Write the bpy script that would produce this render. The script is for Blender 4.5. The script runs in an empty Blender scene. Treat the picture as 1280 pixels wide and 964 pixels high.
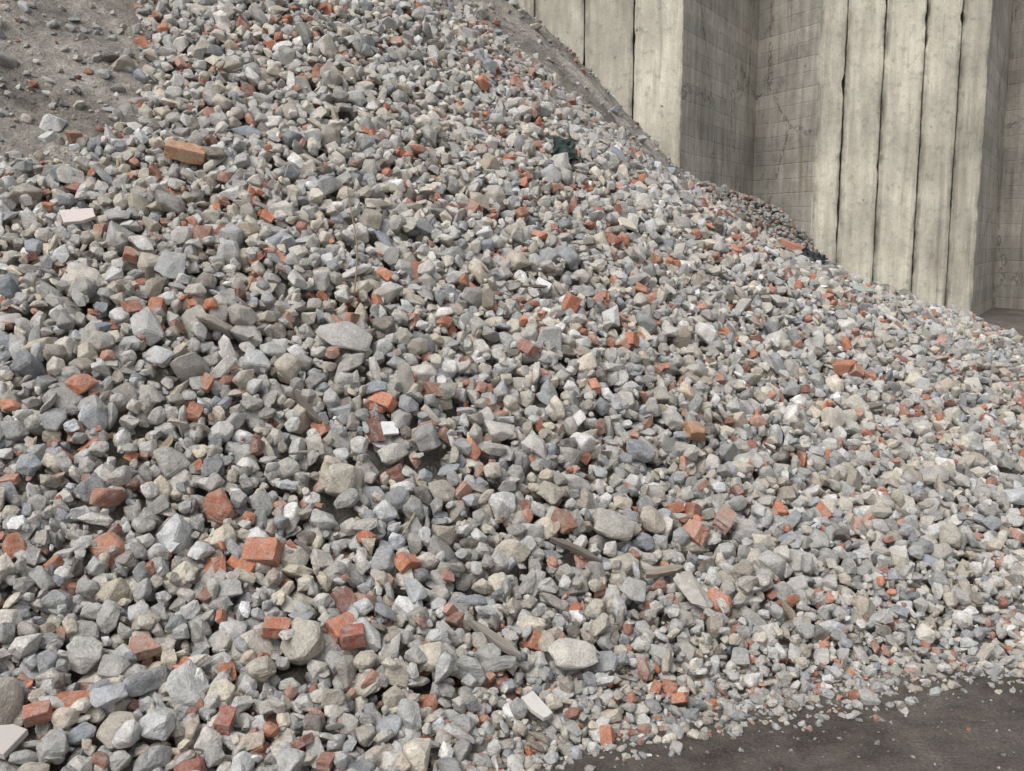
import bpy, bmesh, numpy as np, math, random
from mathutils import noise, Vector, Matrix
rng=np.random.default_rng(7); random.seed(7)
scene=bpy.context.scene
F=1256.0;CH=1.6

# ---------------------------------------------------------------- terrain
def prof(s,t,c):
    s=np.maximum(s,0); return t*(np.sqrt(s*s+c*c)-c)
def vnoise(x,y,seed=0):
    x=np.asarray(x,float);y=np.asarray(y,float)
    xi=np.floor(x).astype(np.int64);yi=np.floor(y).astype(np.int64);fx=x-xi;fy=y-yi
    fx=fx*fx*(3-2*fx);fy=fy*fy*(3-2*fy)
    def h(a,b):
        n=(a*374761393+b*668265263+seed*982451653)&0x7fffffff
        n=((n^(n>>13))*1274126177)&0x7fffffff
        return ((n^(n>>16))&0xffff)/65535.0
    return (h(xi,yi)*(1-fx)+h(xi+1,yi)*fx)*(1-fy)+(h(xi,yi+1)*(1-fx)+h(xi+1,yi+1)*fx)*fy-.5
def fbm(x,y,seed=0,o=4):
    s=0;a=1
    for i in range(o): s=s+a*vnoise(x*2**i,y*2**i,seed+i);a*=.5
    return s
def Hs(x,y):
    ax,ay,R,t,c,bx,by,R2,t2=[-4.05,10.769,9.322,0.78,0.631,2.199,8.755,5.998,0.292]
    dx=np.where(x<ax,0,x-ax); r=np.sqrt(dx*dx+(y-ay)**2); h1=prof(R-r,t,c)
    r2=np.sqrt((x-bx)**2+(y-by)**2); h2=prof(R2-r2,t2,c)
    k=.25
    return np.logaddexp(h1/k,h2/k)*k-k*np.log(2)
def toedist(x,y):
    d1=np.sqrt((np.maximum(x+4.05,0))**2+(y-10.769)**2)-9.322
    d2=np.sqrt((x-2.199)**2+(y-8.755)**2)-5.998
    return np.maximum(np.minimum(d1,d2),(2.86+.42*x-y)*.92)
def sstep(a,b,x):
    t=np.clip((x-a)/(b-a),0,1);return t*t*(3-2*t)
def H(x,y):
    h=Hs(x,y)
    m=sstep(0,.8,h)
    h=h+m*(.16*fbm(x*.55,y*.55,3,3))
    h=h+.42*np.exp(-((x-.3)/1.3)**2-((y-10.6)/.9)**2)
    return h-.06-.11*sstep(.05,.4,Hs(x,y))

# ---------------------------------------------------------------- node helpers
def newmat(name):
    m=bpy.data.materials.new(name);m.use_nodes=True
    nt=m.node_tree;nt.nodes.clear()
    out=nt.nodes.new('ShaderNodeOutputMaterial');b=nt.nodes.new('ShaderNodeBsdfPrincipled')
    nt.links.new(b.outputs[0],out.inputs[0])
    b.inputs['Roughness'].default_value=.9
    b.inputs['Specular IOR Level'].default_value=.15
    return m,nt,b
class G:
    def __init__(s,nt): s.nt=nt
    def L(s,a,b): s.nt.links.new(a,b)
    def put(s,inp,v):
        if isinstance(v,bpy.types.NodeSocket): s.L(v,inp)
        else: inp.default_value=v
    def noise(s,vec,scale,detail=4,rough=.6,dist=0):
        n=s.nt.nodes.new('ShaderNodeTexNoise');s.L(vec,n.inputs['Vector'])
        n.inputs['Scale'].default_value=scale;n.inputs['Detail'].default_value=detail;n.inputs['Roughness'].default_value=rough
        n.inputs['Distortion'].default_value=dist
        return n.outputs['Fac']
    def voro(s,vec,scale,feat='F1'):
        n=s.nt.nodes.new('ShaderNodeTexVoronoi');n.feature=feat;s.L(vec,n.inputs['Vector']);n.inputs['Scale'].default_value=scale
        return n.outputs
    def math(s,op,a,b=0.0,clamp=False):
        n=s.nt.nodes.new('ShaderNodeMath');n.operation=op;n.use_clamp=clamp
        s.put(n.inputs[0],a);s.put(n.inputs[1],b);return n.outputs[0]
    def mr(s,v,a,b,c,d):
        n=s.nt.nodes.new('ShaderNodeMapRange');s.put(n.inputs[0],v)
        for i,k in enumerate((a,b,c,d)): n.inputs[i+1].default_value=k
        return n.outputs[0]
    def mix(s,f,a,b,mode='MIX'):
        n=s.nt.nodes.new('ShaderNodeMix');n.data_type='RGBA';n.blend_type=mode
        s.put(n.inputs[0],f);s.put(n.inputs[6],a);s.put(n.inputs[7],b);return n.outputs[2]
    def scalecol(s,c,f):
        n=s.nt.nodes.new('ShaderNodeVectorMath');n.operation='SCALE'
        if isinstance(c,tuple): c=c[:3]
        s.put(n.inputs[0],c);s.put(n.inputs['Scale'],f);return n.outputs[0]
    def vadd(s,a,b):
        n=s.nt.nodes.new('ShaderNodeVectorMath');n.operation='ADD';s.put(n.inputs[0],a);s.put(n.inputs[1],b);return n.outputs[0]
    def vmul(s,a,b):
        n=s.nt.nodes.new('ShaderNodeVectorMath');n.operation='MULTIPLY';s.put(n.inputs[0],a);s.put(n.inputs[1],b);return n.outputs[0]
    def attr(s,name):
        n=s.nt.nodes.new('ShaderNodeAttribute');n.attribute_name=name;return n
    def pos(s):
        return s.nt.nodes.new('ShaderNodeNewGeometry').outputs['Position']
    def bump(s,h,strength,dist,b):
        n=s.nt.nodes.new('ShaderNodeBump');n.inputs['Strength'].default_value=strength;n.inputs['Distance'].default_value=dist
        s.L(h,n.inputs['Height']);s.L(n.outputs[0],b.inputs['Normal'])
    def sep(s,v):
        n=s.nt.nodes.new('ShaderNodeSeparateXYZ');s.L(v,n.inputs[0]);return n.outputs

def stone_material(name,dust=.44):
    m,nt,b=newmat(name);g=G(nt)
    a=g.attr('col');t=g.attr('toff')
    vec=g.vadd(g.pos(),t.outputs['Vector'])
    n1=g.noise(vec,20,3,.6); n2=g.noise(vec,120,3,.7)
    c=g.scalecol(a.outputs['Color'],g.mr(n1,.25,.75,.72,1.28))
    d=g.math('MULTIPLY',g.mr(g.noise(vec,26,3,.65),.45,.63,.10/dust,1),dust)
    c=g.mix(d,c,(.46,.44,.40,1))
    v=g.voro(vec,100)
    sp_=g.math('MULTIPLY',g.mr(v['Distance'],.25,.4,1,0),.3)
    vcol=g.sep(v['Color'])[0]
    c=g.mix(sp_,c,g.scalecol(c,g.mr(vcol,0,1,.4,1.4)))
    c=g.scalecol(c,g.mr(n2,.3,.7,.76,1.22))
    g.L(c,b.inputs['Base Color'])
    g.bump(g.math('ADD',g.math('MULTIPLY',n2,.7),n1),.8,.01,b)
    return m
MS=stone_material('rubble_stone')

# ---------------------------------------------------------------- stone variants
def hull_variant(kind,detail,seed):
    r=np.random.default_rng(seed)
    bm=bmesh.new()
    if kind=='brick':
        pts=[]
        for sx in(-1,1):
            for sy in(-1,1):
                for sz in(-1,1):
                    p=np.array([sx*.95,sy*.95,sz*.95])+r.normal(size=3)*.05
                    if sx>0: p[0]-=r.random()*.9
                    if r.random()<.25:
                        for kk in range(3):
                            q=p.copy();q[kk]*=.6;pts.append(q)
                        continue
                    pts.append(p)
        pts=np.array(pts)
    else:
        n=int(r.integers(10,17))
        d=r.normal(size=(n,3));d/=np.linalg.norm(d,axis=1,keepdims=True)
        for _ in range(8):
            df=d[:,None]-d[None];l=np.linalg.norm(df,axis=2)+np.eye(n)*9
            d+= (df/l[...,None]**3).sum(1)*.012;d/=np.linalg.norm(d,axis=1,keepdims=True)
        q=r.uniform(2.8,7)
        d/= (np.abs(d)**q).sum(1,keepdims=True)**(1/q)
        d*=r.uniform(.79,1.09,(n,1))
        pts=d
    for p in pts: bm.verts.new(p)
    bmesh.ops.convex_hull(bm,input=bm.verts)
    bmesh.ops.delete(bm,geom=[v for v in bm.verts if not v.link_faces],context='VERTS')
    bmesh.ops.dissolve_limit(bm,angle_limit=math.radians(12),verts=bm.verts,edges=bm.edges)
    if detail>0:
        bmesh.ops.bevel(bm,geom=list(bm.edges),offset=r.uniform(.055,.105) if kind!='brick' else .065,segments=1,profile=.5,affect='EDGES',clamp_overlap=True)
    bmesh.ops.triangulate(bm,faces=bm.faces)
    if detail==2:
        for _ in range(2):
            es=[e for e in bm.edges if e.calc_length()>.45]
            if es: bmesh.ops.subdivide_edges(bm,edges=es,cuts=1)
            bmesh.ops.triangulate(bm,faces=bm.faces)
        off=Vector(r.uniform(0,50,3))
        bm.normal_update()
        for v in bm.verts:
            k=noise.fractal(v.co*1.6+off,1,2,3)*.065+noise.noise(v.co*5+off)*.035
            v.co+=v.normal*k
    bm.verts.index_update()
    co=np.array([v.co[:] for v in bm.verts])
    co-= (co.max(0)+co.min(0))/2; co/=np.abs(co).max(0)
    fa=np.array([[v.index for v in f.verts] for f in bm.faces])
    bm.free()
    return co,fa
NV=40
VAR={}
for det in(0,1,2):
    VAR[det]=[hull_variant('chunk',det,100+i) for i in range(NV)]+[hull_variant('slab',det,200+i) for i in range(6)]+[hull_variant('brick',det,300+i) for i in range(10)]

def rotmats(yaw,tx,ty):
    cy,sy=np.cos(yaw),np.sin(yaw);z=np.zeros_like(yaw);o=np.ones_like(yaw)
    Rz=np.stack([np.stack([cy,-sy,z],-1),np.stack([sy,cy,z],-1),np.stack([z,z,o],-1)],-2)
    c,s=np.cos(tx),np.sin(tx);Rx=np.stack([np.stack([o,z,z],-1),np.stack([z,c,-s],-1),np.stack([z,s,c],-1)],-2)
    c,s=np.cos(ty),np.sin(ty);Ry=np.stack([np.stack([c,z,s],-1),np.stack([z,o,z],-1),np.stack([-s,z,c],-1)],-2)
    return Rx@Ry@Rz

def mesh_from(name,V,Fc,C,T,mat):
    me=bpy.data.meshes.new(name)
    me.vertices.add(len(V));me.vertices.foreach_set('co',V.astype(np.float32).ravel())
    me.loops.add(len(Fc)*3);me.loops.foreach_set('vertex_index',Fc.astype(np.int32).ravel())
    me.polygons.add(len(Fc));me.polygons.foreach_set('loop_start',np.arange(0,len(Fc)*3,3,dtype=np.int32))
    me.update(calc_edges=True)
    a=me.attributes.new('col','FLOAT_COLOR','POINT');a.data.foreach_set('color',np.concatenate([C,np.ones((len(C),1))],1).astype(np.float32).ravel())
    a=me.attributes.new('toff','FLOAT_VECTOR','POINT');a.data.foreach_set('vector',T.astype(np.float32).ravel())
    me.shade_flat();me.materials.append(mat)
    o=bpy.data.objects.new(name,me);scene.collection.objects.link(o)
    return o
def build(name,pos,scl,rot,var,det,col,mat):
    V=[];Fc=[];C=[];T=[];base=0
    N=len(pos);toff=rng.uniform(0,60,(N,3))
    for d in(0,1,2):
        for k in range(len(VAR[0])):
            idx=np.where((det==d)&(var==k))[0]
            if len(idx)==0: continue
            co,fa=VAR[d][k]
            w=np.einsum('nij,nvj->nvi',rot[idx],co[None]*scl[idx][:,None,:])+pos[idx][:,None,:]
            n,nv=len(idx),len(co)
            V.append(w.reshape(-1,3));Fc.append((fa[None]+(np.arange(n)*nv)[:,None,None]+base).reshape(-1,3))
            C.append(np.repeat(col[idx],nv,0));T.append(np.repeat(toff[idx],nv,0));base+=n*nv
    V=np.concatenate(V);Fc=np.concatenate(Fc);C=np.concatenate(C);T=np.concatenate(T)
    return mesh_from(name,V,Fc,C,T,mat),len(Fc)

PAL=[((.475,.46,.43),.34),((.355,.35,.338),.17),((.53,.485,.405),.13),((.60,.59,.57),.09),((.27,.285,.305),.07),((.165,.145,.125),.03),((.47,.175,.095),.048),((.43,.225,.165),.042),((.29,.12,.085),.022),((.76,.75,.73),.014),((.44,.39,.325),.10)]
PC=np.array([p[0] for p in PAL]);PW=np.array([p[1] for p in PAL]);PW/=PW.sum()
def colours(n):
    k=rng.choice(len(PAL),n,p=PW)
    c=PC[k]*rng.uniform(.70,1.22,(n,1))*(1+rng.normal(size=(n,1))*.03*np.array([[1,.1,-1]]))
    return np.clip(c,.02,.8),k

# ---------------------------------------------------------------- notable pieces lying on the pile (world x,y in metres)
FEAT=[ # name,kind,x,y,L,W,T,yaw,tiltx,tilty,colour
('brick','box',-1.70,5.36,.205,.10,.072,.05,-.25,0,(.47,.25,.13)),
('ceramic_tile','tile',-2.04,4.79,.15,.10,.014,.5,.0,.1,(.66,.58,.55)),
('concrete_slab','slab',-1.53,4.55,.17,.13,.035,1.4,.45,0,(.36,.37,.37)),
('ceramic_tile','tile',.74,6.57,.13,.10,.015,.4,.1,.1,(.68,.64,.52)),
('concrete_slab','slab',-.75,4.49,.25,.17,.05,-.2,.05,0,(.40,.39,.375)),
('ceramic_tile','tile',-.51,4.13,.065,.06,.012,.3,.3,.2,(.80,.80,.79)),
('concrete_chunk','chunk',.41,3.99,.19,.15,.10,.1,0,0,(.45,.43,.38)),
('concrete_chunk','chunk',.21,3.31,.17,.12,.09,.0,.1,0,(.54,.51,.46)),
('concrete_slab','slab',.70,3.72,.22,.12,.05,1.9,.3,.3,(.49,.46,.41)),
('brick','bat',-.53,3.18,.09,.07,.06,.4,0,0,(.33,.105,.07)),
('brick','bat',-.78,3.17,.09,.06,.05,.1,0,0,(.45,.17,.10)),
('brick','bat',.90,4.83,.12,.085,.065,.2,0,0,(.47,.25,.14)),
('concrete_chunk','chunk',.59,4.53,.14,.10,.07,.1,0,0,(.25,.27,.29)),
('plastic_sheet','sheet',.36,7.05,.26,.22,.03,.5,.4,.2,(.045,.065,.062)),
('concrete_slab','slab',.79,7.60,.20,.17,.03,.3,.5,.3,(.36,.40,.45)),
('brick','bat',2.32,8.40,.24,.12,.10,-.4,0,0,(.45,.19,.12)),
('plastic_sheet','sheet',2.46,8.25,.2,.15,.03,-.4,.5,0,(.035,.037,.04)),
('concrete_slab','slab',2.64,7.57,.20,.12,.035,.1,.2,0,(.38,.46,.40)),
('brick','bat',1.93,9.20,.17,.13,.07,.3,0,0,(.48,.19,.11)),
('brick','bat',.93,4.27,.15,.08,.06,1.1,.2,.2,(.43,.27,.21)),
('ceramic_tile','tile',.08,3.07,.11,.055,.014,2.2,.2,0,(.60,.575,.54)),
('concrete_slab','slab',-1.19,2.80,.11,.09,.045,.2,.2,0,(.38,.39,.42)),
('concrete_chunk','chunk',2.51,4.86,.17,.12,.07,.1,.1,0,(.54,.55,.57)),
('ceramic_tile','tile',.17,5.43,.09,.055,.02,-.3,.1,0,(.8,.8,.79)),
('concrete_chunk','slab',-1.70,4.67,.13,.08,.05,-.7,.1,.1,(.62,.60,.56)),
('concrete_chunk','slab',-.49,4.05,.15,.08,.05,.8,.2,.2,(.50,.48,.44)),
('concrete_slab','slab',.47,3.69,.13,.10,.035,1.2,.3,.1,(.40,.395,.38)),
('brick','bat',-1.16,3.02,.09,.07,.05,.5,.2,.1,(.42,.25,.19)),
('ceramic_tile','tile',1.90,7.41,.10,.06,.014,.1,.1,.1,(.7,.72,.75)),
('brick','bat',-1.37,2.73,.08,.055,.045,.5,.2,.1,(.40,.16,.11)),
('brick','bat',-.85,2.80,.08,.05,.045,1.5,.2,.1,(.36,.14,.10)),
('ceramic_tile','tile',-1.42,2.63,.10,.09,.02,1.3,.1,.0,(.50,.46,.43)),
('ceramic_tile','tile',-2.63,5.78,.09,.05,.012,.4,.1,.0,(.75,.75,.74)),
('wooden_plank','wood',.60,3.82,.17,.04,.02,.45,.1,0,(.30,.26,.21)),
('wooden_plank','wood',-.06,3.32,.24,.032,.022,-.75,.1,0,(.27,.245,.21)),
('wooden_plank','wood',-.85,4.11,.19,.03,.02,-.8,.1,0,(.15,.13,.11)),
('wooden_plank','wood',-1.33,3.75,.13,.028,.018,1.2,.2,0,(.32,.26,.18)),
('wooden_plank','wood',2.08,5.73,.22,.045,.025,.6,.1,0,(.25,.22,.19)),
('wooden_plank','wood',.25,3.84,.22,.025,.02,-.35,.1,0,(.17,.15,.13)),
]

# ---------------------------------------------------------------- zones (world xy)
def dirt_left(x,y):
    e=.22*fbm(x*1.6,y*1.6,11,3)
    return np.minimum(-(x+2.08)+e,(y-5.03-(x+2.51)*1.1)/1.5+e)
def stone_keep(x,y):
    k=np.clip(.5-dirt_left(x,y)*2.2,0.0,1)
    r=(y-9.15)+.3*fbm(x*1.5,y*1.5,5,2)
    return k*np.where((x>-1)&(x<1.7),np.clip(.5-r*4,0,1),1)

# ---------------------------------------------------------------- pile up the stones
res=.016;X0,X1,Y0,Y1=-7.5,9.0,1.6,13.0
nx,ny=int((X1-X0)/res),int((Y1-Y0)/res)
D=np.zeros((nx,ny),np.float32)
NC=250000
px=rng.uniform(X0+.3,X1-.3,NC);py=rng.uniform(Y0+.3,Y1-.3,NC)
td=toedist(px,py)
edge=td<.02+.20*fbm(px*1.3,py*1.3,21,3)
edge&=(td<-.3)|(rng.random(NC)<.62)
vis=(np.abs(px)<(py+1.0)*.62)
kp=rng.random(NC)<stone_keep(px,py)
sel=np.where(edge&vis&(py<10.2)&kp)[0]
px,py=px[sel],py[sel];n=len(sel);td=td[sel]
reg=1-.22*sstep(1.5,4.0,px)*sstep(3.5,6,py)-.42*sstep(-.75,.0,td)*sstep(-.8,.3,px)
reg*=(1+.14*fbm(px*.9,py*.9,55,3))*(1-.07*sstep(4.4,3.2,py))
a=.034*np.exp(rng.normal(size=n)*.31)
sm=rng.random(n)<.27;a[sm]*=.5
big=rng.random(n)<.010;a[big]*=1.45
a=np.clip(a*reg,.009,.078)
asp=np.stack([np.ones(n),rng.uniform(.6,.97,n),rng.uniform(.45,.88,n)],1)
var=rng.integers(0,NV,n)
col,ck=colours(n)
isb=np.isin(ck,[6,7,8]);a[isb]*=.92;isb&=(rng.random(n)<.5);var[isb]=NV+6+rng.integers(0,10,isb.sum())
iss=(~isb)&(~big)&(rng.random(n)<.12);var[iss]=NV+rng.integers(0,6,iss.sum());asp[iss,2]=rng.uniform(.25,.4,iss.sum());a[iss]*=1.2
isl=(~isb)&(~iss)&(~big)&(rng.random(n)<.08);asp[isl,0]=1.55;asp[isl,1]=.6;asp[isl,2]=.45
asp[isb,1]=rng.uniform(.55,.8,isb.sum());asp[isb,2]=rng.uniform(.4,.6,isb.sum())
scl=a[:,None]*asp
posz=np.zeros(n);off=rng.normal(size=(n,4,2))*.045
disks={}
for r in range(1,13):
    gx,gy=np.mgrid[-r:r+1,-r:r+1];d2=(gx*gx+gy*gy)/(r+.3)**2
    disks[r]=(d2<=1,np.sqrt(np.clip(1-d2,0,1)).astype(np.float32))
for i in range(n):
    rr=(scl[i,0]+scl[i,1])*.5;r=min(12,max(1,int(round(rr/res))));msk,dome=disks[r]
    best=None
    for j in range(4):
        cx=px[i]+off[i,j,0]*(j>0);cy=py[i]+off[i,j,1]*(j>0)
        ix=int((cx-X0)/res);iy=int((cy-Y0)/res)
        if ix-r<0 or iy-r<0 or ix+r+1>=nx or iy+r+1>=ny: continue
        p=D[ix-r:ix+r+1,iy-r:iy+r+1];mn=float(p.mean())
        if best is None or mn<best[0]: best=(mn,cx,cy,ix,iy,float(p.max()))
    if best is None: posz[i]=-9;continue
    mn,cx,cy,ix,iy,mx=best
    z=mn*.84+mx*.16+scl[i,2]*.26
    px[i]=cx;py[i]=cy;posz[i]=z
    p=D[ix-r:ix+r+1,iy-r:iy+r+1]
    np.maximum(p,np.where(msk,z+scl[i,2]*dome*.9,0),out=p)
def dloc(x,y,r=3):
    ix=int((x-X0)/res);iy=int((y-Y0)/res);return float(D[ix-r:ix+r+1,iy-r:iy+r+1].mean())
ixs=((px-X0)/res).astype(int);iys=((py-Y0)/res).astype(int)
top=D[np.clip(ixs,0,nx-1),np.clip(iys,0,ny-1)]
keep=(posz>top-.10)&(posz>-5)
for f in FEAT:                       # stones that would lie on top of a notable piece are absent
    _,kd,fx,fy,Lf,Wf,Tf,yw=f[:8]
    c_,s_=math.cos(yw),math.sin(yw);dx=px-fx;dy=(py-fy)*1.2
    u_=(dx*c_+dy*s_)/(Lf*.5+.015);v_=(-dx*s_+dy*c_)/(Wf*.5+.02)
    keep&=~((u_*u_+v_*v_<1)&(posz>dloc(fx,fy)-.045))
print('n',n,'keep',keep.sum(),'D',D[D>0].mean(),D[D>0].std())
pos=np.stack([px,py,np.maximum(H(px,py),-.03)+posz],1)
gx_=(H(px+.1,py)-H(px-.1,py))/.2;gy_=(H(px,py+.1)-H(px,py-.1))/.2
tx=np.arctan(gy_)+rng.normal(size=n)*.6;ty=-np.arctan(gx_)+rng.normal(size=n)*.6
rot=rotmats(rng.uniform(0,6.28,n),tx,ty)
dist=np.hypot(px,py)
det=np.where((dist<4.2)&(a>.021),2,np.where(a>.016,1,0))
# batches of the rubble differ a little in tone (dustier / more slate-grey loads)
batch=fbm(px*.7,py*.7,91,3)
col=np.clip(col*(1+.18*batch[:,None]),.02,.8)
o,nf=build('rubble_pile',pos[keep],scl[keep],rot[keep],var[keep],det[keep],col[keep],MS)
print('faces',nf)

# ---------------------------------------------------------------- notable pieces
m,nt,b=newmat('weathered_wood');g=G(nt);a_=g.attr('col')
tc=nt.nodes.new('ShaderNodeTexCoord').outputs['Object'];st=g.vmul(tc,(3,60,60));n1=g.noise(st,1.5,5,.7)
c=g.scalecol(a_.outputs['Color'],g.mr(n1,.3,.7,.55,1.35));g.L(c,b.inputs['Base Color']);g.bump(n1,.8,.004,b);MWOOD=m
m,nt,b=newmat('glazed_tile');g=G(nt);a_=g.attr('col');n1=g.noise(g.pos(),40,5,.7)
c=g.mix(g.mr(n1,.5,.7,0,.45),a_.outputs['Color'],(.40,.37,.33,1));g.L(c,b.inputs['Base Color']);b.inputs['Roughness'].default_value=.45;g.bump(n1,.3,.003,b);MTILE=m
m,nt,b=newmat('dusty_plastic');g=G(nt);a_=g.attr('col');n1=g.noise(g.pos(),25,5,.7)
c=g.mix(g.mr(n1,.5,.75,0,.5),a_.outputs['Color'],(.22,.21,.19,1));g.L(c,b.inputs['Base Color']);b.inputs['Roughness'].default_value=.5;MPL=m
def stick(L,W,T,seed,ns=8):
    r=np.random.default_rng(seed);V=[];bend=r.normal()*.03*L
    for i in range(ns+1):
        t=i/ns;tp=min(1,.35+3*min(t,1-t)) ;x=(t-.5)*L
        for (cy,cz) in((-1,-1),(1,-1),(1,1),(-1,1)):
            V.append([x+(r.normal()*.03*L if i in(0,ns) else 0),cy*W/2*tp*(1+r.normal()*.05)+bend*math.sin(t*math.pi),cz*T/2*(1+r.normal()*.06)])
    Fq=[]
    for i in range(ns):
        for k in range(4):
            a0=i*4+k;a1=i*4+(k+1)%4;Fq+= [[a0,a1,a1+4],[a0,a1+4,a0+4]]
    Fq+=[[0,2,1],[0,3,2],[ns*4,ns*4+1,ns*4+2],[ns*4,ns*4+2,ns*4+3]]
    return np.array(V),np.array(Fq)
def tile(L,W,T,seed):
    r=np.random.default_rng(seed);cor=[(-1,-1),(1,-1),(1,1),(-1,1)];cut=r.integers(0,4);poly=[]
    for i,(x,y) in enumerate(cor):
        x+=r.normal()*.06;y+=r.normal()*.06
        if i==cut:
            px_,py_=cor[i-1];qx,qy=cor[(i+1)%4];poly+=[(x+(px_-x)*.45,y+(py_-y)*.45),(x+(qx-x)*.25+.05,y+(qy-y)*.25+.05),(x+(qx-x)*.5,y+(qy-y)*.5)]
        else: poly.append((x,y))
    k=len(poly);V=[(x*L/2,y*W/2,z) for z in(-T/2,T/2) for x,y in poly]
    ins=[(x*L/2*.97,y*W/2*.97,T/2+.0015) for x,y in poly];V+=ins
    Fq=[]
    for i in range(k):
        j=(i+1)%k
        for o_ in(0,k): Fq+=[[i+o_,j+o_,j+k+o_],[i+o_,j+k+o_,i+k+o_]]
    Fq+=[[0,i+1,i] for i in range(1,k-1)];Fq+=[[2*k,2*k+i,2*k+i+1] for i in range(1,k-1)]
    return np.array(V,float),np.array(Fq)
def sheet(L,W,T,seed):
    V=[];Fq=[];N_=9
    for i in range(N_):
        for j in range(N_):
            u=i/(N_-1)-.5;v=j/(N_-1)-.5
            V.append([u*L*(1+.25*noise.noise(Vector((v*4,seed,1)))),v*W*(1+.3*noise.noise(Vector((u*4,seed,5)))),.045*noise.noise(Vector((u*5,v*5,seed)))+.03*noise.noise(Vector((u*11,v*11,seed)))])
    for i in range(N_-1):
        for j in range(N_-1):
            a0=i*N_+j;Fq+=[[a0,a0+N_,a0+N_+1],[a0,a0+N_+1,a0+1]]
    return np.array(V),np.array(Fq)
def boxbrick(L,W,T,seed):
    bm=bmesh.new();bmesh.ops.create_cube(bm,size=1)
    bmesh.ops.subdivide_edges(bm,edges=bm.edges,cuts=5,use_grid_fill=True)
    for v in bm.verts:
        p=Vector((v.co.x*L,v.co.y*W,v.co.z*T))
        e=sum(1 for k in range(3) if abs(v.co[k])>.49)
        k_=noise.fractal(p*22+Vector((seed,0,0)),1,2,3)
        q=p*(1-(.05 if e==3 else .015 if e==2 else 0))
        q-=p.normalized()*max(0,k_)*(.022 if e>=2 else .004);v.co=q
    bmesh.ops.triangulate(bm,faces=bm.faces);bm.verts.index_update()
    r_=(np.array([v.co[:] for v in bm.verts]),np.array([[v.index for v in f.verts] for f in bm.faces]));bm.free();return r_
for i,f in enumerate(FEAT):
    nm,kd,fx,fy,Lf,Wf,Tf,yw,t1,t2,cc=f
    if kd in('chunk','slab','bat'):
        co,fa=VAR[2][{'chunk':(i*7)%NV,'slab':NV+i%6,'bat':NV+6+i%10}[kd]];co=co*np.array([Lf,Wf,Tf])/2;mt=MS
    elif kd=='box': co,fa=boxbrick(Lf,Wf,Tf,3.3);mt=MS
    elif kd=='tile': co,fa=tile(Lf,Wf,Tf,i);mt=MTILE
    elif kd=='wood': co,fa=stick(Lf,Wf,Tf,i);mt=MWOOD
    else: co,fa=sheet(Lf,Wf,Tf,i*1.7);mt=MPL
    gx1=float(H(fx+.15,fy)-H(fx-.15,fy))/.3;gy1=float(H(fx,fy+.15)-H(fx,fy-.15))/.3
    R=rotmats(np.array([yw]),np.array([math.atan(gy1)+t1*.6]),np.array([-math.atan(gx1)+t2*.6]))[0]
    o=mesh_from(nm,co,fa,np.tile(cc,(len(co),1)),np.tile(rng.uniform(0,50,3),(len(co),1)),mt)
    o.matrix_world=Matrix.Translation((fx,fy,max(float(H(fx,fy)),-.03)+dloc(fx,fy,4)+Tf*.25+(.012 if kd=='tile' else .03 if kd=='sheet' else .003 if kd=='wood' else .0)))@Matrix(R.tolist()).to_4x4()
# splinters of wood mixed in the pile
V=[];Fq=[];C=[];base=0;k=0
while k<70:
    x=random.uniform(-2.6,4.2);y=random.uniform(2.9,8.5)
    if float(toedist(x,y))>-.25 or abs(x)>y*.6 or float(dirt_left(x,y))>-.1: continue
    Ls=random.uniform(.05,.14);co,fa=stick(Ls,random.uniform(.008,.018),random.uniform(.006,.012),900+k,5)
    gy1=float(H(x,y+.15)-H(x,y-.15))/.3
    R=rotmats(np.array([random.uniform(0,3.14)]),np.array([math.atan(gy1)+random.gauss(0,.3)]),np.array([random.gauss(0,.3)]))[0]
    V.append(co@R.T+np.array([x,y,float(H(x,y))+dloc(x,y,2)+.008]));Fq.append(fa+base);base+=len(co)
    cc=np.array(random.choice([(.33,.27,.2),(.2,.17,.14),(.28,.26,.24),(.14,.11,.09)]));C.append(np.tile(cc,(len(co),1)));k+=1
V=np.concatenate(V);mesh_from('wood_splinters',V,np.concatenate(Fq),np.concatenate(C),V*0,MWOOD)
# thin dry twig leaning on the slope
p0=np.array([-.74,4.72]);p1=np.array([-.86,5.48]);V=[];Fq=[];ns=14
for i in range(ns+1):
    t=i/ns;q=p0+(p1-p0)*t;x=q[0]+.02*math.sin(t*5);y=q[1]
    z=float(H(x,y))+dloc(x,y,6)+.035+.04*math.sin(t*math.pi);r_=.005*(1-.5*t)
    for j in range(5): V.append([x+r_*math.cos(j*1.2566),y,z+r_*math.sin(j*1.2566)])
for i in range(ns):
    for j in range(5):
        a0=i*5+j;a1=i*5+(j+1)%5;Fq+=[[a0,a1,a1+5],[a0,a1+5,a0+5]]
V=np.array(V);mesh_from('dry_twig',V,np.array(Fq),np.tile((.26,.18,.12),(len(V),1)),V*0,MWOOD)

# ---------------------------------------------------------------- soil bank under / beside the rubble
def grid_obj(name,x0,x1,y0,y1,st,hf,mat):
    xs=np.arange(x0,x1+st/2,st);ys=np.arange(y0,y1+st/2,st)
    X,Y=np.meshgrid(xs,ys,indexing='ij');Z=hf(X,Y)
    V=np.stack([X,Y,Z],-1).reshape(-1,3)
    i=np.arange(len(xs)-1)[:,None]*len(ys)+np.arange(len(ys)-1)[None]
    Fq=np.stack([i,i+len(ys),i+len(ys)+1,i+1],-1).reshape(-1,4)
    me=bpy.data.meshes.new(name);me.from_pydata(V.tolist(),[],Fq.tolist());me.shade_smooth();me.materials.append(mat)
    o=bpy.data.objects.new(name,me);scene.collection.objects.link(o);return o
m,nt,b=newmat('soil');g=G(nt);P_=g.pos()
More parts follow.
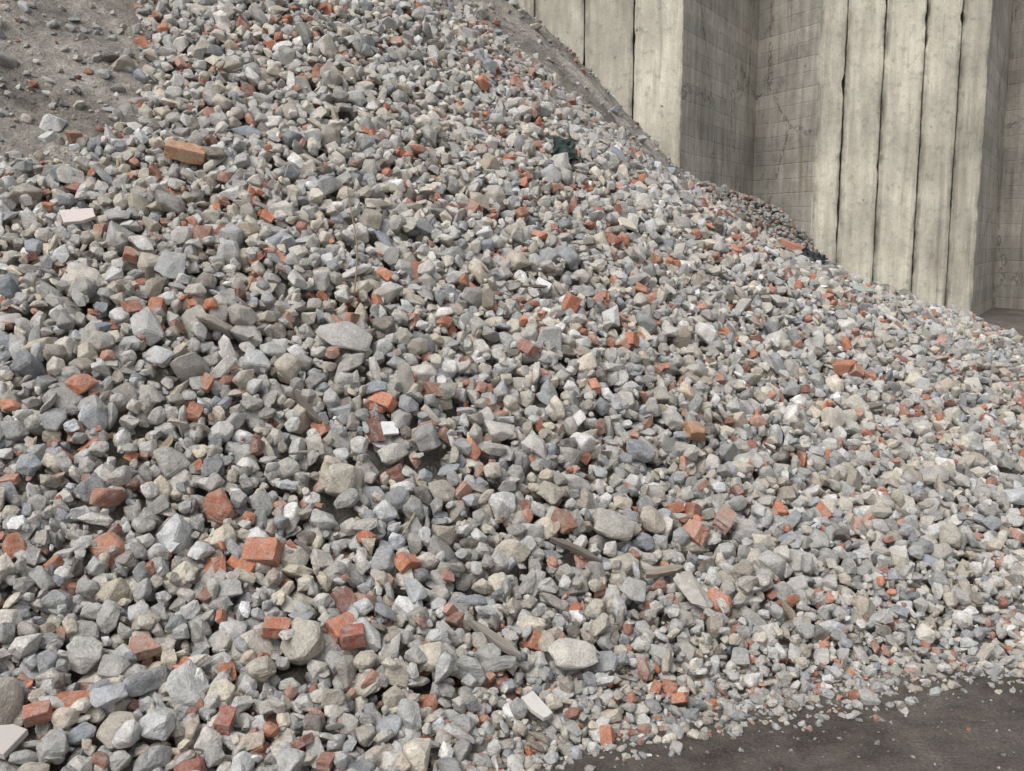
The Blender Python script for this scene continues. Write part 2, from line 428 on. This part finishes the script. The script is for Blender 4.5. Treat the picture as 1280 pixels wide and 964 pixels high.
# slide marks run obliquely down the bank
rot_=nt.nodes.new('ShaderNodeMapping');rot_.inputs['Rotation'].default_value=(0,0,math.radians(28));rot_.inputs['Scale'].default_value=(.35,2.4,.5);g.L(P_,rot_.inputs['Vector'])
n0=g.noise(rot_.outputs[0],1.1,5,.6);n1=g.noise(P_,2.6,6,.65);n2=g.noise(P_,14,6,.72);n3=g.noise(P_,80,4,.75)
c=g.mix(g.mr(n0,.38,.58,0,1),(.27,.247,.215,1),(.50,.465,.41,1))
c=g.scalecol(c,g.mr(n1,.3,.7,.68,1.32));c=g.scalecol(c,g.mr(n2,.3,.7,.6,1.4));c=g.scalecol(c,g.mr(n3,.3,.7,.6,1.4))
g.L(c,b.inputs['Base Color']);g.bump(g.math('ADD',n2,g.math('MULTIPLY',n3,.4)),1.0,.07,b)
MSOIL=m
def hsoil(X,Y):
    h=H(X,Y)+.08*fbm(X*2,Y*2,31,4)+.05*fbm(X*9,Y*9,41,3)
    h=h+np.clip(dirt_left(X,Y)+.15,0,1)*.16+.18*np.exp(-((X-.3)/1.6)**2-((Y-10.0)/.8)**2)
    return np.where((Hs(X,Y)<.03)|(toedist(X,Y)>-.12),-.12,h)
grid_obj('soil_bank',-17,10,1.6,20.5,.05,hsoil,MSOIL)

# ground
m,nt,b=newmat('packed_dirt');g=G(nt);P_=g.pos()
n1=g.noise(P_,1.6,6,.65);n2=g.noise(P_,9,6,.7);n3=g.noise(P_,90,5,.8)
c=g.mix(g.mr(n1,.4,.60,0,1),(.135,.116,.10,1),(.22,.195,.17,1))
c=g.scalecol(c,g.mr(n2,.3,.7,.64,1.38));c=g.scalecol(c,g.mr(n3,.3,.7,.5,1.5))
v=g.voro(P_,90);pe=g.math('MULTIPLY',g.mr(v['Distance'],.12,.28,1,0),g.mr(g.sep(v['Color'])[1],.72,.74,0,1))
c=g.mix(pe,c,(.29,.265,.235,1))
g.L(c,b.inputs['Base Color']);g.bump(g.math('ADD',g.math('MULTIPLY',n3,.6),n2),1.0,.035,b)
me=bpy.data.meshes.new('ground');me.from_pydata([(-400,-400,0),(400,-400,0),(400,400,0),(-400,400,0)],[],[(0,1,2,3)]);me.materials.append(m)
scene.collection.objects.link(bpy.data.objects.new('ground',me))

def scatter(name,x,y,a,z=None,dark=.85):
    n=len(x);col,ck=colours(n);asp=np.stack([np.ones(n),rng.uniform(.6,.95,n),rng.uniform(.4,.8,n)],1)
    s=a[:,None]*asp;zz=(np.maximum(hsoil(x,y),0) if z is None else z)+s[:,2]*.3
    return build(name,np.stack([x,y,zz],1),s,rotmats(rng.uniform(0,6.28,n),rng.normal(size=n)*.4,rng.normal(size=n)*.4),rng.integers(0,NV,n),np.zeros(n,int)+(a>.02),col*(dark if np.isscalar(dark) else dark[:,None]),MS)
N=120000
x=rng.uniform(-8,9,N);y=rng.uniform(2.2,12.5,N)
sd=dirt_left(x,y)
onl=(sd>-.1)&(rng.random(N)<.5)
onr=(x>-1.5)&(x<2.2)&(y>8.6)&(y<11.5)&(rng.random(N)<.3)
NT=130000
x1=rng.uniform(-1.5,5,NT);y1=rng.uniform(2.3,7,NT);dt=toedist(x1,y1)+.22*fbm(x1*1.6,y1*1.6,77,3)
toe=(dt>-.4)&(rng.random(NT)<np.exp(-np.clip(dt+.02,0,9)*13)*.9+.03)
s_=onl|onr
a=.010*np.exp(rng.normal(size=s_.sum())*.7)*1.15;a1=.0095*np.exp(rng.normal(size=toe.sum())*.5)*np.where(dt[toe]>.2,.45,1)
scatter('gravel',np.r_[x[s_],x1[toe]],np.r_[y[s_],y1[toe]],np.clip(np.r_[a,a1],.002,.07),dark=np.r_[np.full(len(a),.85),np.where(dt[toe]>.2,.55,.85)])

def h2(x,y): 
    return 2.5-.2*np.hypot(x-3.0,y-17.6)-.9*np.clip(17+.8*(x-2.8)-y,0,99)-.5*np.clip(x-4.9,0,9)
grid_obj('soil_heap',-1,9,12,21.6,.12,lambda X,Y:np.maximum(h2(X,Y)-.06+.1*fbm(X*2,Y*2,8,3),-.2),MSOIL)
x=rng.uniform(1.5,6.2,14000);y=rng.uniform(14.5,21.3,14000);zz=h2(x,y);q=zz>0;x,y,zz=x[q],y[q],zz[q]
a=.042*np.exp(rng.normal(size=len(x))*.35);scatter('rubble_heap',x,y,a,z=zz+rng.uniform(0,.06,len(x)),dark=.7)

# ---------------------------------------------------------------- wall
def wall_mat(name,base,recess):
    m,nt,b=newmat(name);g=G(nt);P_=g.pos();a=g.attr('col')
    st=g.vmul(P_,(1.0,1.0,.12))
    streak=g.noise(g.vadd(st,a.outputs['Vector']),7,5,.6)
    cloud=g.noise(P_,.9,6,.62);mid=g.noise(P_,6,6,.65);fine=g.noise(P_,45,4,.7)
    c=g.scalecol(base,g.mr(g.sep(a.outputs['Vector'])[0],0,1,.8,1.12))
    c=g.scalecol(c,g.mr(streak,.3,.7,.76,1.14));c=g.scalecol(c,g.mr(cloud,.35,.65,.74,1.15))
    c=g.mix(g.mr(mid,.53,.72,0,.5),c,(.19,.18,.155,1))
    c=g.scalecol(c,g.mr(fine,.3,.7,.85,1.14))
    # grime collected along the board edges (green channel = 1 at the joints)
    if not recess:
        ed=g.math('MULTIPLY',g.mr(g.sep(a.outputs['Vector'])[1],.0,1,0,1),g.mr(g.noise(g.vmul(P_,(1,1,.35)),4.5,5,.65),.42,.62,.12,.85))
        c=g.mix(ed,c,(.13,.12,.10,1))
    dr=g.noise(g.vmul(P_,(1,1,.07)),5.5,4,.55);c=g.mix(g.mr(dr,.58,.72,0,.6),c,(.17,.16,.14,1))
    v=g.voro(P_,14);pit=g.math('MULTIPLY',g.mr(v['Distance'],.05,.13,1,0),g.mr(g.sep(v['Color'])[0],.75,.77,0,1))
    c=g.mix(g.math('MULTIPLY',pit,.75),c,(.05,.045,.04,1))
    v=g.voro(g.vadd(P_,(3.3,1.1,7.7)),2.6);pit=g.math('MULTIPLY',g.mr(g.math('ADD',v['Distance'],g.math('MULTIPLY',fine,.06)),.06,.10,1,0),g.mr(g.sep(v['Color'])[0],.55,.57,0,1))
    c=g.mix(g.math('MULTIPLY',pit,.8),c,(.07,.06,.05,1))
    ru=g.noise(g.vmul(P_,(1,1,.15)),3.2,4,.6);c=g.mix(g.mr(ru,.62,.76,0,.5),c,(.27,.17,.09,1))
    h=g.math('ADD',g.math('MULTIPLY',fine,.3),mid)
    if recess:
        z=g.sep(P_)[2];zz=g.math('ADD',g.math('MULTIPLY',z,3.6),g.math('MULTIPLY',cloud,.35))
        fr=g.math('FRACT',zz);ln=g.mr(g.math('ABSOLUTE',g.math('SUBTRACT',fr,.5)),.44,.5,0,1)
        wn=nt.nodes.new('ShaderNodeTexWhiteNoise');wn.noise_dimensions='1D';g.L(g.math('FLOOR',zz),wn.inputs['W'])
        c=g.scalecol(c,g.mr(wn.outputs['Value'],0,1,.9,1.07))
        c=g.mix(g.math('MULTIPLY',ln,g.mr(mid,.35,.65,0,.35)),c,(.12,.115,.10,1));h=g.math('SUBTRACT',h,g.math('MULTIPLY',ln,.4))
        ck_=g.voro(P_,.3,'DISTANCE_TO_EDGE')['Distance']
        jit=g.math('ADD',ck_,g.math('MULTIPLY',g.math('SUBTRACT',g.noise(P_,4,5,.75),.5),.16))
        c=g.mix(g.mr(g.math('ABSOLUTE',jit),0,.007,.7,0),c,(.05,.045,.04,1))
    g.L(c,b.inputs['Base Color']);g.bump(h,.5,.02,b);return m
MW1=wall_mat('board_marked_concrete',(.67,.63,.525,1),False)
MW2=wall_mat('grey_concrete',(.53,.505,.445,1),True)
m,nt,b=newmat('joint_backing');b.inputs['Base Color'].default_value=(.03,.028,.025,1);MJ=m  # near-black backing set behind the open gaps between the boards
bm=bmesh.new();cl=bm.verts.layers.float_color.new('col')
def quad_box(p,q,z0,z1,th,mi,shade,amp=1.0):
    p=np.array(p,float);q=np.array(q,float);d=q-p;L=np.linalg.norm(d);d/=L;nrm=np.array([-d[1],d[0]])
    nz=110;ch=.012;off=random.uniform(0,99);rows=[]
    gr=[1,1,1,0,0,1,1,1]
    for k in range(nz+1):
        z=z0+(z1-z0)*k/nz
        def jj(o): return amp*(.012*noise.noise(Vector((off+o,z*1.3,0)))+.016*abs(noise.noise(Vector((off+o,z*7,3))))+.10*max(0,noise.noise(Vector((off+o,z*2.6,9)))-.38))
        A=p+d*jj(0);B=q-d*jj(7);w_=.10
        pts=[A+nrm*th,A+nrm*ch,A+d*ch,A+d*w_,B-d*w_,B-d*ch,B+nrm*ch,B+nrm*th]
        row=[bm.verts.new((t[0],t[1],z)) for t in pts]
        for v,g_ in zip(row,gr): v[cl]=(shade,g_,shade,1)
        rows.append(row)
    for k in range(nz):
        for i in range(7):
            f=bm.faces.new((rows[k][i],rows[k][i+1],rows[k+1][i+1],rows[k+1][i]));f.material_index=mi
    f=bm.faces.new(rows[-1]);f.material_index=mi
def boards(p,q,fr,z1):
    p=np.array(p,float);q=np.array(q,float);d=q-p;L=np.linalg.norm(d);u=d/L;nrm=np.array([-u[1],u[0]])
    for a_,b_ in zip(fr[:-1],fr[1:]):
        gap=.009
        o=nrm*random.uniform(0,.02)
        quad_box(p+d*a_+u*gap+o,p+d*b_-u*gap+o,-.1,z1,.16,0,random.random())
    quad_box(p+nrm*.08+u*.05,q+nrm*.08-u*.05,-.1,z1-.03,.07,2,.5,0)
ZT=8.0
boards((2.80-.81*14,17),(2.80,17),[i/14 for i in range(15)],ZT)
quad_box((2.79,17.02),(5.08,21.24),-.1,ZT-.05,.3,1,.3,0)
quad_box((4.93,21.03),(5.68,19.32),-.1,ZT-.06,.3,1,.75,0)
boards((5.69,19.3),(8.85,19.3),[0,.16,.385,.62,.83,1],ZT)
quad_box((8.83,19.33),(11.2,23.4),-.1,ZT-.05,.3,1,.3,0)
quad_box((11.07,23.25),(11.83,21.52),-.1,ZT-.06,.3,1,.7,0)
boards((11.84,21.5),(11.84+.66*8,21.5),[i/8 for i in range(9)],ZT)
bmesh.ops.recalc_face_normals(bm,faces=bm.faces)
me=bpy.data.meshes.new('concrete_retaining_wall');bm.to_mesh(me);bm.free()
for mm in(MW1,MW2,MJ): me.materials.append(mm)
scene.collection.objects.link(bpy.data.objects.new('concrete_retaining_wall',me))

# ---------------------------------------------------------------- light, world, camera
w=bpy.data.worlds.new("World");scene.world=w;w.use_nodes=True;nt=w.node_tree
bg=nt.nodes['Background'];sky=nt.nodes.new('ShaderNodeTexSky');sky.sky_type='NISHITA';sky.sun_disc=False
EL,AZ=math.radians(54),math.radians(215)
sky.sun_elevation=EL;sky.sun_rotation=AZ;sky.dust_density=4;sky.air_density=1.0
hs_=nt.nodes.new('ShaderNodeHueSaturation');hs_.inputs['Saturation'].default_value=.24
nt.links.new(sky.outputs[0],hs_.inputs['Color']);nt.links.new(hs_.outputs[0],bg.inputs[0]);bg.inputs[1].default_value=.15
sl=bpy.data.lights.new('sun','SUN');sl.energy=1.45;sl.angle=math.radians(34);sl.color=(1,.965,.935)
so=bpy.data.objects.new('sun',sl);scene.collection.objects.link(so)
sd_=Vector((math.sin(AZ)*math.cos(EL),math.cos(AZ)*math.cos(EL),math.sin(EL)))
so.rotation_euler=sd_.to_track_quat('Z','Y').to_euler()
cam=bpy.data.cameras.new('camera');co=bpy.data.objects.new('camera',cam);scene.collection.objects.link(co);scene.camera=co
co.location=(0,0,CH);co.rotation_euler=(math.radians(90-8.4),0,0);cam.sensor_width=36;cam.lens=36*F/1280;cam.clip_end=2000;cam.clip_start=.05
scene.view_settings.view_transform='Standard';scene.view_settings.look='None'
